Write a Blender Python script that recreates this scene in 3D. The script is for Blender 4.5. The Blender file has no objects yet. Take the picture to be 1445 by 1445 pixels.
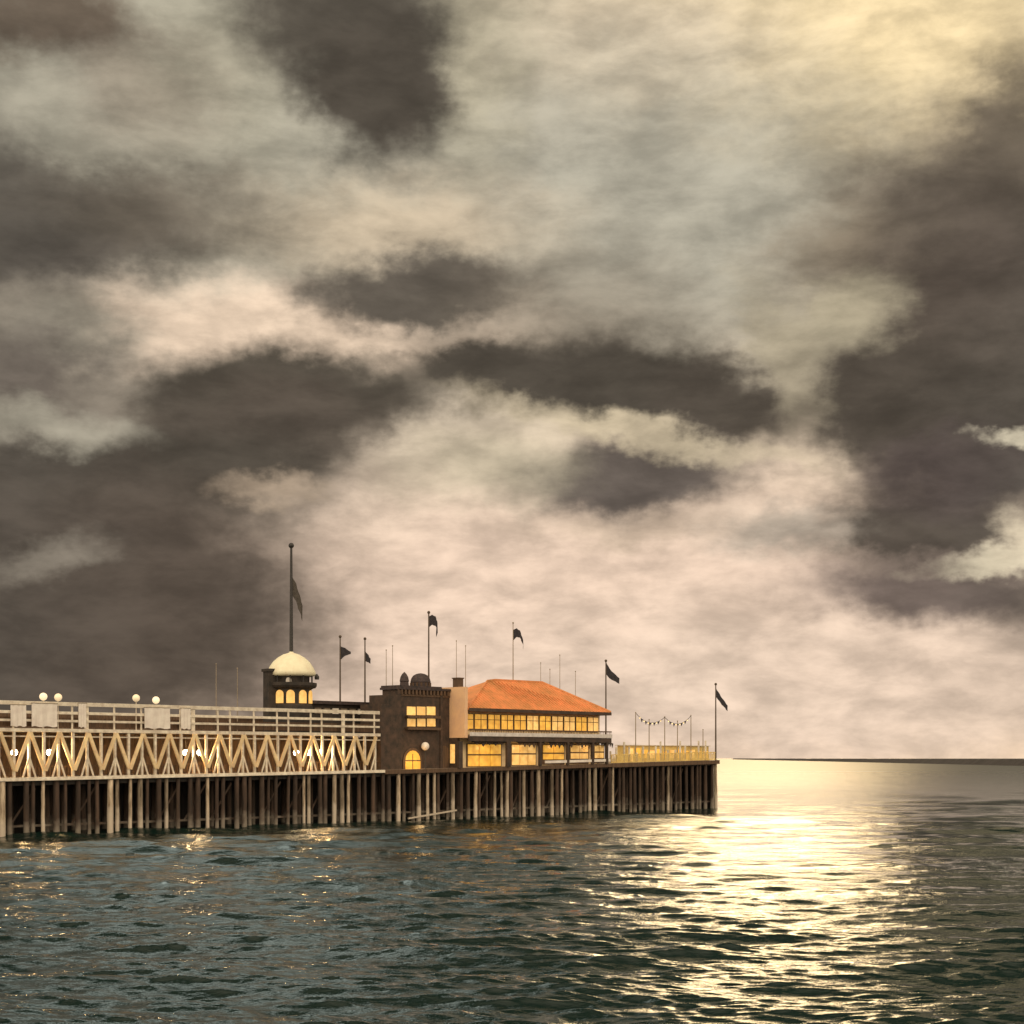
import bpy, math, random
import numpy as np

rnd = random.Random(7)
F = 2290.0            # focal length in pixels of the 1445 px photograph
HZ = 1070.0           # horizon row
CAMH = 6.6            # camera height above the water
D = bpy.data
scene = bpy.context.scene
col = scene.collection
SUN_AZ, SUN_EL = 8.8, 14.2      # degrees right of +Y, above the horizon


def srgb(r, g, b):
    def f(c):
        c /= 255.0
        return c / 12.92 if c <= 0.04045 else ((c + 0.055) / 1.055) ** 2.4
    return (f(r), f(g), f(b), 1.0)


# ------------------------------------------------------------------ camera
cam = D.cameras.new("camera")
cam.sensor_width = 36.0
cam.lens = 36.0 * F / 1445.0
cam.shift_y = (HZ - 722.5) / 1445.0
cam.clip_start = 0.5
cam.clip_end = 90000.0
camo = D.objects.new("camera", cam)
camo.location = (0, 0, CAMH)
camo.rotation_euler = (math.radians(90), 0, 0)
col.objects.link(camo)
scene.camera = camo
scene.view_settings.view_transform = 'Standard'
scene.view_settings.look = 'None'
scene.view_settings.exposure = 0.0
scene.view_settings.gamma = 1.0
scene.render.engine = 'CYCLES'
scene.cycles.max_bounces = 6
scene.cycles.sample_clamp_indirect = 4.0

# ------------------------------------------------------------------ sun
sd = D.lights.new("sun", 'SUN')
sd.energy = 0.18
sd.angle = math.radians(9)
sd.color = (1.0, 0.72, 0.38)
so = D.objects.new("sun", sd)
so.rotation_euler = (math.radians(90 - SUN_EL), 0, math.radians(180 - SUN_AZ))
col.objects.link(so)

# ------------------------------------------------------------------ world: Nishita sky under drifting cloud
W = D.worlds.new("World")
scene.world = W
W.use_nodes = True
nt = W.node_tree
nt.nodes.clear()
NN, LL = nt.nodes.new, nt.links.new


def setin(sock, v):
    if hasattr(v, 'is_output') or isinstance(v, bpy.types.NodeSocket):
        LL(v, sock)
    else:
        sock.default_value = v


def math_n(op, a, b=0.0, c=0.0):
    n = NN('ShaderNodeMath'); n.operation = op
    setin(n.inputs[0], a); setin(n.inputs[1], b); setin(n.inputs[2], c)
    return n.outputs[0]


tc = NN('ShaderNodeTexCoord')
sep = NN('ShaderNodeSeparateXYZ')
LL(tc.outputs['Generated'], sep.inputs[0])
deg = 180 / math.pi
az = math_n('MULTIPLY', math_n('ARCTAN2', sep.outputs[0], sep.outputs[1]), deg)
el = math_n('MULTIPLY', math_n('ARCSINE', sep.outputs[2]), deg)
comb = NN('ShaderNodeCombineXYZ')
LL(az, comb.inputs[0]); LL(el, comb.inputs[1])
base_uv = comb.outputs[0]


def warp(vec, scale, detail, amp, stretch, seed):
    m = NN('ShaderNodeMapping')
    LL(base_uv, m.inputs[0])
    m.inputs['Scale'].default_value = (1.0, stretch, 1.0)
    m.inputs['Location'].default_value = (seed, seed * 1.7, 0)
    n = NN('ShaderNodeTexNoise')
    n.inputs['Scale'].default_value = scale
    n.inputs['Detail'].default_value = detail
    n.inputs['Roughness'].default_value = 0.55
    LL(m.outputs[0], n.inputs['Vector'])
    s = NN('ShaderNodeVectorMath'); s.operation = 'SUBTRACT'
    LL(n.outputs['Color'], s.inputs[0]); s.inputs[1].default_value = (0.5, 0.5, 0.5)
    k = NN('ShaderNodeVectorMath'); k.operation = 'MULTIPLY'
    LL(s.outputs[0], k.inputs[0]); k.inputs[1].default_value = amp
    a = NN('ShaderNodeVectorMath'); a.operation = 'ADD'
    LL(vec, a.inputs[0]); LL(k.outputs[0], a.inputs[1])
    return a.outputs[0]


uv = warp(base_uv, 0.35, 5.0, (4.2, 2.2, 0), 1.5, 3.1)
uv = warp(uv, 1.6, 3.0, (1.1, 0.7, 0), 1.3, 9.4)
uv = warp(uv, 4.0, 2.0, (0.25, 0.2, 0), 1.2, 5.2)

sky = NN('ShaderNodeTexSky')
sky.sky_type = 'NISHITA'
sky.sun_disc = False
sky.sun_elevation = math.radians(SUN_EL)
sky.sun_rotation = math.radians(SUN_AZ)
skys = NN('ShaderNodeVectorMath'); skys.operation = 'SCALE'
LL(sky.outputs[0], skys.inputs[0]); skys.inputs['Scale'].default_value = 0.08

cur = None


def mixc(fac, a, b):
    m = NN('ShaderNodeMix'); m.data_type = 'RGBA'
    setin(m.inputs[0], fac)
    if isinstance(a, tuple): m.inputs[6].default_value = a
    else: LL(a, m.inputs[6])
    if isinstance(b, tuple): m.inputs[7].default_value = b
    else: LL(b, m.inputs[7])
    return m.outputs[2]


def smooth(v, lo, hi, a=0.0, b=1.0):
    m = NN('ShaderNodeMapRange'); m.interpolation_type = 'SMOOTHSTEP'
    setin(m.inputs['Value'], v)
    m.inputs['From Min'].default_value = lo; m.inputs['From Max'].default_value = hi
    m.inputs['To Min'].default_value = a; m.inputs['To Max'].default_value = b
    return m.outputs[0]


def px_dir(px, py):
    a = math.atan2(px - 722.5, F)
    e = math.atan2(HZ - py, math.hypot(F, px - 722.5))
    return a * deg, e * deg


def cloud(px, py, rx, ry, rgb, strength=1.0, soft=0.45, rot=0.0):
    """one bank of cloud: centre and half size, given as in the picture but stored as azimuth and elevation"""
    global cur
    a, e = px_dir(px, py)
    m = NN('ShaderNodeMapping'); m.vector_type = 'TEXTURE'
    LL(uv, m.inputs[0])
    m.inputs['Location'].default_value = (a, e, 0)
    m.inputs['Rotation'].default_value = (0, 0, math.radians(rot))
    m.inputs['Scale'].default_value = (rx * 0.025, ry * 0.025, 1)
    l = NN('ShaderNodeVectorMath'); l.operation = 'LENGTH'
    LL(m.outputs[0], l.inputs[0])
    fac = smooth(l.outputs['Value'], 1.0 - soft, 1.0 + soft, strength, 0.0)
    cur = mixc(fac, cur, srgb(*rgb))


DK = (80, 73, 64)
BR = (90, 80, 70)
CR = (219, 198, 168)
GR = (156, 144, 122)
cur = mixc(0.9, skys.outputs[0], srgb(192, 175, 153))
# wide, soft fields
cloud(722, -900, 3200, 830, (50, 50, 46), 0.95, 0.25)            # unseen cover overhead, darkened so the wave faces reflect little light
cloud(1230, -130, 400, 330, (238, 214, 168), 1.0, 0.55)
cloud(860, 60, 230, 110, (216, 198, 170), 0.9, 0.8)           # the veiled sun
cloud(250, 170, 480, 230, (174, 167, 148), 0.95, 0.5)
cloud(900, 320, 380, 190, (172, 166, 149), 0.95, 0.6)
cloud(880, 900, 900, 240, (228, 201, 178), 1.0, 0.5)
cloud(1230, 960, 500, 110, (222, 198, 176), 0.8, 0.6)
cloud(400, 470, 340, 60, (228, 203, 177), 0.95, 0.6)
cloud(560, 320, 200, 60, (205, 182, 152), 0.6, 0.8)
cloud(660, 90, 70, 120, (176, 166, 140), 0.6, 0.7)
cloud(300, 90, 110, 90, (168, 160, 138), 0.6, 0.8)
cloud(70, 470, 90, 60, (150, 144, 128), 0.8, 0.6)
cloud(120, -640, 460, 250, (330, 345, 330), 0.95, 0.35)          # patch added out of view, over-bright to lighten the near water at left
# dark banks
cloud(60, 10, 120, 60, (98, 85, 72), 0.95, 0.5, -10)
cloud(470, 20, 150, 90, DK, 0.95, 0.49)
cloud(540, 120, 110, 92, DK, 1.0, 0.44, -25)
cloud(200, 130, 90, 60, (132, 117, 102), 0.5, 0.8)
cloud(90, 325, 230, 72, (80, 73, 66), 0.97, 0.5, 8)
cloud(0, 290, 110, 70, (84, 78, 70), 0.8, 0.6)
cloud(230, 300, 150, 60, (112, 102, 88), 0.6, 0.7)
cloud(585, 412, 165, 52, (96, 88, 78), 1.0, 0.4)
cloud(840, 440, 150, 70, (132, 120, 104), 0.6, 0.8)
cloud(695, 526, 140, 42, (78, 71, 62), 1.0, 0.49, -4)
cloud(900, 545, 200, 68, (78, 71, 62), 1.0, 0.49, -8)
cloud(1010, 575, 100, 56, (80, 72, 63), 0.95, 0.49, -10)
cloud(40, 530, 90, 60, (106, 94, 86), 0.8, 0.6)
cloud(390, 560, 235, 60, (82, 75, 65), 1.0, 0.46, 3)
cloud(330, 620, 190, 70, BR, 1.0, 0.49, 10)
cloud(150, 690, 330, 90, (78, 71, 62), 1.0, 0.49, 6)
cloud(120, 850, 330, 170, (90, 79, 69), 1.0, 0.4, 0)
cloud(60, 930, 350, 130, (88, 77, 67), 0.9, 0.5, 0)
cloud(-700, 560, 620, 620, (84, 78, 70), 0.95, 0.44)
# openings on the left
cloud(65, 598, 110, 26, (166, 158, 140), 0.85, 0.8, -3)
cloud(60, 790, 60, 26, (138, 128, 114), 0.8, 0.7, 15)
cloud(385, 695, 60, 16, (186, 164, 140), 0.6, 0.8)
# right side
cloud(1330, 330, 190, 130, (92, 82, 72), 0.95, 0.55, 12)
cloud(1440, 210, 60, 110, (96, 86, 74), 0.9, 0.6)
cloud(1180, 350, 90, 60, (140, 126, 106), 0.6, 0.8)
cloud(1420, 480, 210, 170, (86, 76, 67), 0.95, 0.4)
cloud(1290, 575, 185, 100, (80, 72, 63), 1.0, 0.46, -6)
cloud(1300, 745, 140, 55, (86, 77, 68), 1.0, 0.52, -5)
cloud(1400, 665, 160, 60, (86, 75, 70), 1.0, 0.49)
cloud(1330, 835, 190, 42, (104, 91, 84), 0.95, 0.6, -4)
cloud(1960, 640, 450, 440, (84, 78, 70), 0.95, 0.44)
cloud(1185, 455, 85, 45, (174, 162, 136), 0.8, 0.6, 15)
cloud(1100, 490, 40, 90, (164, 152, 128), 0.7, 0.7, 30)
cloud(885, 672, 185, 56, (102, 92, 84), 1.0, 0.5, 2)
cloud(680, 655, 110, 50, (184, 172, 146), 0.7, 0.8)
cloud(900, 610, 200, 20, (214, 196, 164), 0.7, 0.7, -12)
cloud(1100, 752, 90, 26, (168, 156, 140), 0.8, 0.8)
cloud(880, 745, 130, 20, (180, 160, 138), 0.6, 0.9)
cloud(1433, 612, 36, 10, (206, 194, 168), 0.9, 0.85)
cloud(1420, 790, 74, 14, (214, 200, 172), 0.95, 0.8, 4)
cloud(1440, 765, 34, 26, (212, 196, 168), 0.85, 0.9)
# cloud texture: soft curdled mottling of the cover
mp = NN('ShaderNodeMapping'); LL(base_uv, mp.inputs[0]); mp.inputs['Scale'].default_value = (0.7, 1.6, 1)
mn = NN('ShaderNodeTexNoise'); mn.inputs['Scale'].default_value = 0.45
mn.inputs['Detail'].default_value = 8; mn.inputs['Roughness'].default_value = 0.6; mn.inputs['Distortion'].default_value = 0.15
LL(mp.outputs[0], mn.inputs['Vector'])
mot = smooth(mn.outputs['Fac'], 0.25, 0.75, 0.77, 1.36)
ms = NN('ShaderNodeVectorMath'); ms.operation = 'SCALE'
LL(cur, ms.inputs[0]); LL(mot, ms.inputs['Scale'])
# behind the viewer: unseen sky, brightened to light the pier's near side; below the horizon: dark water
front = smooth(sep.outputs[1], -0.15, 0.35)
bk = NN('ShaderNodeVectorMath'); bk.operation = 'SCALE'
bk.inputs[0].default_value = srgb(255, 236, 208)[:3]; bk.inputs['Scale'].default_value = 1.6
allsky = mixc(front, bk.outputs[0], ms.outputs[0])
allsky = mixc(smooth(el, -0.5, -0.05), srgb(28, 34, 31), allsky)
bg = NN('ShaderNodeBackground')
LL(allsky, bg.inputs[0]); bg.inputs[1].default_value = 1.0
out = NN('ShaderNodeOutputWorld')
LL(bg.outputs[0], out.inputs[0])

# ------------------------------------------------------------------ pier frame
AX, AY = -43.0, 137.0
L_ = math.hypot(70, 76)
UX, UY = 70 / L_, 76 / L_
NX, NY = -UY, UX
TH = math.atan2(UY, UX)


def S(px, w=0.0):
    """metres along the pier at which something w metres back appears in column px"""
    q = (px - 722.5) / F
    ax, ay = AX + w * NX, AY + w * NY
    return (q * ay - ax) / (UX - q * UY)


def Zd(px, w=0.0):
    return AY + w * NY + S(px, w) * UY


def H(px, py, w=0.0):
    return CAMH + (HZ - py) * Zd(px, w) / F


DK_S = [-60, 0, S(545), S(860), 104]
DK_Z = [4.8, 4.9, 5.35, 5.95, 6.35]


def deck(s):
    return float(np.interp(s, DK_S, DK_Z))


# ------------------------------------------------------------------ materials
def mat(name, rgb, rough=0.8, var=0.25, scale=2.0, stretch=(1, 1, 1), rgb2=None, bump=0.0, objvar=0.0, metallic=0.0):
    m = D.materials.new(name); m.use_nodes = True
    t = m.node_tree
    b = t.nodes['Principled BSDF']
    b.inputs['Roughness'].default_value = rough
    b.inputs['Metallic'].default_value = metallic
    c = t.nodes.new('ShaderNodeTexCoord')
    mp = t.nodes.new('ShaderNodeMapping'); mp.inputs['Scale'].default_value = stretch
    t.links.new(c.outputs['Object'], mp.inputs[0])
    n = t.nodes.new('ShaderNodeTexNoise'); n.inputs['Scale'].default_value = scale
    n.inputs['Detail'].default_value = 6; n.inputs['Roughness'].default_value = 0.65
    t.links.new(mp.outputs[0], n.inputs['Vector'])
    r = t.nodes.new('ShaderNodeMapRange')
    r.inputs[1].default_value = 0.3; r.inputs[2].default_value = 0.7
    t.links.new(n.outputs['Fac'], r.inputs[0])
    mx = t.nodes.new('ShaderNodeMix'); mx.data_type = 'RGBA'
    t.links.new(r.outputs[0], mx.inputs[0])
    lo = tuple(c_ * (1 - var) for c_ in rgb[:3]) + (1,) if rgb2 is None else tuple(rgb2[:3]) + (1,)
    hi = tuple(min(0.95, c_ * (1 + var * 0.5)) for c_ in rgb[:3]) + (1,)
    mx.inputs[6].default_value = lo; mx.inputs[7].default_value = hi
    o = mx.outputs[2]
    if objvar:
        oi = t.nodes.new('ShaderNodeObjectInfo')
        rr = t.nodes.new('ShaderNodeMapRange')
        rr.inputs[3].default_value = 1 - objvar; rr.inputs[4].default_value = 1 + objvar
        t.links.new(oi.outputs['Random'], rr.inputs[0])
        vs = t.nodes.new('ShaderNodeVectorMath'); vs.operation = 'SCALE'
        t.links.new(o, vs.inputs[0]); t.links.new(rr.outputs[0], vs.inputs['Scale'])
        o = vs.outputs[0]
    t.links.new(o, b.inputs['Base Color'])
    if bump:
        bp = t.nodes.new('ShaderNodeBump'); bp.inputs['Strength'].default_value = bump
        bp.inputs['Distance'].default_value = 0.05
        t.links.new(n.outputs['Fac'], bp.inputs['Height'])
        t.links.new(bp.outputs[0], b.inputs['Normal'])
    return m


def glow(name, rgb, strength, rgb2=None, scale=1.2):
    m = D.materials.new(name); m.use_nodes = True
    t = m.node_tree
    b = t.nodes['Principled BSDF']
    b.inputs['Base Color'].default_value = tuple(rgb[:3]) + (1,)
    b.inputs['Roughness'].default_value = 0.3
    c = t.nodes.new('ShaderNodeTexCoord')
    n = t.nodes.new('ShaderNodeTexNoise'); n.inputs['Scale'].default_value = scale; n.inputs['Detail'].default_value = 4
    t.links.new(c.outputs['Object'], n.inputs['Vector'])
    r = t.nodes.new('ShaderNodeMapRange'); r.inputs[1].default_value = 0.35; r.inputs[2].default_value = 0.65
    t.links.new(n.outputs['Fac'], r.inputs[0])
    mx = t.nodes.new('ShaderNodeMix'); mx.data_type = 'RGBA'
    t.links.new(r.outputs[0], mx.inputs[0])
    mx.inputs[6].default_value = tuple((rgb2 or rgb)[:3]) + (1,); mx.inputs[7].default_value = tuple(rgb[:3]) + (1,)
    t.links.new(mx.outputs[2], b.inputs['Emission Color'])
    oi = t.nodes.new('ShaderNodeObjectInfo'); rr = t.nodes.new('ShaderNodeMapRange')
    rr.inputs[3].default_value = strength * (0.55 if strength < 0.9 else 1.0); rr.inputs[4].default_value = strength * (1.15 if strength < 0.9 else 1.0)
    t.links.new(oi.outputs['Random'], rr.inputs[0]); t.links.new(rr.outputs[0], b.inputs['Emission Strength'])
    return m


M = {
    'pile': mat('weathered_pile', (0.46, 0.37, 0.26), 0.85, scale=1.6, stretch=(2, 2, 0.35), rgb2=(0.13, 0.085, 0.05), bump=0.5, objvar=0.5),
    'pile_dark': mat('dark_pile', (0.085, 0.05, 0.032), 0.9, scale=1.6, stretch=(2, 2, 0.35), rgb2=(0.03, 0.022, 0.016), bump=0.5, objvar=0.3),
    'underdeck_shade': mat('underdeck_shade_timber', (0.035, 0.026, 0.02), 0.8, scale=2.0, stretch=(6, 1, 0.5), rgb2=(0.012, 0.01, 0.008), bump=0.6),  # the shade under the deck is put into this near-black timber
    'plank': mat('deck_plank', (0.30, 0.23, 0.16), 0.8, scale=2.0, stretch=(6, 0.6, 1), rgb2=(0.16, 0.12, 0.08), bump=0.3),
    'yellow': mat('yellow_glow_timber', (0.90, 0.62, 0.20), 0.6, scale=1.0, rgb2=(0.62, 0.40, 0.12), bump=0.2),  # the yellow glow over the outer deck is put into this colour
    'cream': mat('cream_painted_timber', (0.90, 0.76, 0.60), 0.6, scale=1.6, rgb2=(0.52, 0.42, 0.32), bump=0.2, objvar=0.1),
    'ochre': mat('ochre_painted_timber', (0.90, 0.66, 0.36), 0.6, scale=1.1, rgb2=(0.62, 0.42, 0.24), bump=0.2, objvar=0.14),
    'brown': mat('brown_boards', (0.15, 0.085, 0.045), 0.75, scale=2.0, stretch=(3, 1, 0.3), rgb2=(0.06, 0.035, 0.02), bump=0.4),
    'dark': mat('dark_paint_and_shade', (0.095, 0.055, 0.036), 0.8, scale=1.3, rgb2=(0.025, 0.02, 0.014), bump=0.5),  # shade on the entrance block's face is put into this dark colour
    'near_black': mat('near_black_boards', (0.055, 0.04, 0.03), 0.8, scale=1.3, rgb2=(0.015, 0.013, 0.01), bump=0.5),  # near-black boards of the tower and shelter
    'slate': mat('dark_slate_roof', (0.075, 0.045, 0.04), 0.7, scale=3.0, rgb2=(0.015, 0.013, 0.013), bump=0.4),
    'pink': mat('salmon_stucco', (0.90, 0.54, 0.29), 0.85, scale=0.8, rgb2=(0.78, 0.48, 0.30), bump=0.3),
    'dome': mat('cream_canvas_dome', (0.93, 0.80, 0.56), 0.7, scale=0.9, rgb2=(0.82, 0.70, 0.48)),
    'white': mat('white_painted_board', (0.74, 0.68, 0.62), 0.6, scale=1.5, rgb2=(0.52, 0.46, 0.42)),
    'canvas': mat('pale_canvas', (0.88, 0.78, 0.68), 0.8, scale=1.0, rgb2=(0.70, 0.60, 0.52)),
    'roof': mat('orange_tile_roof', (0.78, 0.28, 0.10), 0.8, scale=0.6, rgb2=(0.52, 0.23, 0.075), bump=0.5),
    'iron': mat('dark_iron', (0.03, 0.025, 0.022), 0.5, scale=4.0),
    'greycloth': mat('faded_grey_bunting', (0.10, 0.085, 0.07), 0.9, scale=2.5, rgb2=(0.06, 0.05, 0.04)),
    'flag': mat('dark_bunting', (0.045, 0.04, 0.045), 0.9, scale=2.5, rgb2=(0.025, 0.02, 0.022)),
    'pole': mat('brown_pole', (0.10, 0.07, 0.045), 0.7, scale=3.0),
    'palepole': mat('pale_pole', (0.34, 0.27, 0.19), 0.7, scale=3.0),
    'rock': mat('dark_stone', (0.05, 0.04, 0.035), 0.95, scale=0.05, rgb2=(0.025, 0.02, 0.018)),
    'win': glow('lit_window', (0.84, 0.44, 0.06), 0.85, (0.42, 0.20, 0.025), 1.7),
    'win_pale': glow('lit_window_pale', (0.88, 0.52, 0.16), 0.85, (0.48, 0.26, 0.06), 1.7),
    'globe': glow('milk_glass_globe', (1.0, 0.80, 0.52), 0.62),
    'lamp': glow('lit_lantern_glass', (1.0, 0.78, 0.45), 50.0),
    'bulb': glow('festoon_bulb', (1.0, 0.70, 0.25), 1.6),
}


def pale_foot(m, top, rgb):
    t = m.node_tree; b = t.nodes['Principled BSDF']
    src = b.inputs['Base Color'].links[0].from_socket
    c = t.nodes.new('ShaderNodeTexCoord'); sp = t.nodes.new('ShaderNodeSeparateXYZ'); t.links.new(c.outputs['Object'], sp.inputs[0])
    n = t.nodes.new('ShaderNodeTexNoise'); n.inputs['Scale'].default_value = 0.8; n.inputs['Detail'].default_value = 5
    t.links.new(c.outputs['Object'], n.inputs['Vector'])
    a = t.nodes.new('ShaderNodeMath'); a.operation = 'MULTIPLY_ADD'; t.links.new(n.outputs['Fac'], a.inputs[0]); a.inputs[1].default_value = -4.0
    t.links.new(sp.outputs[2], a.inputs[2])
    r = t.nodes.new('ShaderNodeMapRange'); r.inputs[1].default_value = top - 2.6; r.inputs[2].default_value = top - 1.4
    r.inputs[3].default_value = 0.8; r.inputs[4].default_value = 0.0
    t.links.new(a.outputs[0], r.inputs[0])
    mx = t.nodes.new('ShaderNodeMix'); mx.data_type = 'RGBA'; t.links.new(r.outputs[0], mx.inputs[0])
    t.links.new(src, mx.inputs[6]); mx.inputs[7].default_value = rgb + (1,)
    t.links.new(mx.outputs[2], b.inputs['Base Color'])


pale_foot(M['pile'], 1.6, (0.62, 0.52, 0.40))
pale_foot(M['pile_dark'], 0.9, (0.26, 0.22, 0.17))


# ------------------------------------------------------------------ mesh helpers
class MB:
    def __init__(s): s.v = []; s.f = []

    def add(s, vs, fs):
        n = len(s.v); s.v += [tuple(p) for p in vs]; s.f += [tuple(i + n for i in f) for f in fs]

    def box(s, x0, x1, y0, y1, z0, z1):
        vs = [(x, y, z) for z in (z0, z1) for x, y in ((x0, y0), (x1, y0), (x1, y1), (x0, y1))]
        s.add(vs, [(3, 2, 1, 0), (4, 5, 6, 7), (0, 1, 5, 4), (1, 2, 6, 5), (2, 3, 7, 6), (3, 0, 4, 7)])

    def bar(s, p, q, a, b):
        """rectangular bar from p to q; a wide in the plane, b deep along y"""
        p = np.array(p, float); q = np.array(q, float); d = q - p; d /= np.linalg.norm(d)
        y = np.array([0, 1.0, 0]) if abs(d[1]) < 0.9 else np.array([0, 0, 1.0])
        s1 = np.cross(d, y); s1 /= np.linalg.norm(s1); s2 = np.cross(d, s1)
        vs = []
        for c in (p, q):
            for i, j in ((-1, -1), (1, -1), (1, 1), (-1, 1)):
                vs.append(c + s1 * a / 2 * i + s2 * b / 2 * j)
        s.add(vs, [(3, 2, 1, 0), (4, 5, 6, 7), (0, 1, 5, 4), (1, 2, 6, 5), (2, 3, 7, 6), (3, 0, 4, 7)])

    def lathe(s, prof, n=16, cx=0, cy=0, ph=0.0):
        """profile [(radius, z)] bottom to top"""
        vs = []
        for r, z in prof:
            for k in range(n):
                a = 2 * math.pi * k / n + ph
                vs.append((cx + r * math.cos(a), cy + r * math.sin(a), z))
        fs = []
        for i in range(len(prof) - 1):
            for k in range(n):
                k2 = (k + 1) % n
                fs.append((i * n + k, i * n + k2, (i + 1) * n + k2, (i + 1) * n + k))
        fs.append(tuple(range(n))[::-1]); fs.append(tuple((len(prof) - 1) * n + k for k in range(n)))
        s.add(vs, fs)

    def tube(s, p, q, r0, r1, n=8):
        p = np.array(p, float); q = np.array(q, float); d = q - p; d /= np.linalg.norm(d)
        y = np.array([0, 1.0, 0]) if abs(d[1]) < 0.9 else np.array([1.0, 0, 0])
        a = np.cross(d, y); a /= np.linalg.norm(a); b = np.cross(d, a)
        vs = []
        for c, r in ((p, r0), (q, r1)):
            for k in range(n):
                t = 2 * math.pi * k / n
                vs.append(c + a * r * math.cos(t) + b * r * math.sin(t))
        fs = [(k, (k + 1) % n, n + (k + 1) % n, n + k) for k in range(n)]
        fs += [tuple(range(n))[::-1], tuple(range(n, 2 * n))]
        s.add(vs, fs)

    def ball(s, c, r, n=12, m=8):
        s.lathe([(max(1e-3, r * math.sin(math.pi * i / m)), c[2] - r * math.cos(math.pi * i / m)) for i in range(m + 1)], n, c[0], c[1])

    def arch(s, x0, x1, y0, y1, z0, z1, n=8):
        """solid round-headed panel, x0..x1 wide, y0..y1 thick"""
        r = (x1 - x0) / 2; cx = (x0 + x1) / 2; zs = z1 - r
        pts = [(x0, z0), (x1, z0)] + [(cx + r * math.cos(math.pi * k / n), zs + r * math.sin(math.pi * k / n)) for k in range(n + 1)]
        N = len(pts)
        vs = [(x, y0, z) for x, z in pts] + [(x, y1, z) for x, z in pts]
        fs = [tuple(range(N)), tuple(range(N, 2 * N))[::-1]] + [(k, N + k, N + (k + 1) % N, (k + 1) % N) for k in range(N)]
        s.add(vs, fs)

    def build(s, name, m, parent=None, smooth=False):
        me = D.meshes.new(name); me.from_pydata(s.v, [], s.f); me.materials.append(m)
        if smooth:
            for p in me.polygons: p.use_smooth = True
        me.update()
        o = D.objects.new(name, me); col.objects.link(o)
        if parent is not None: o.parent = parent
        return o


def pos(s, w, z=0.0):
    return (AX + s * UX + w * NX, AY + s * UY + w * NY, z)


def thing(name, label, cat, s, w, z, group=None):
    o = D.objects.new(name, None); col.objects.link(o)
    o.location = pos(s, w, z); o.rotation_euler = (0, 0, TH)
    o['label'] = label; o['category'] = cat
    if group: o['group'] = group
    return o


def point_light(name, s, w, z, energy, radius, color=(1.0, 0.62, 0.26), parent=None, loc=None):
    l = D.lights.new(name, 'POINT'); l.energy = energy; l.shadow_soft_size = radius; l.color = color
    o = D.objects.new(name, l); col.objects.link(o)
    if parent is None: o.location = pos(s, w, z)
    else: o.parent = parent; o.location = loc
    return o


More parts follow.
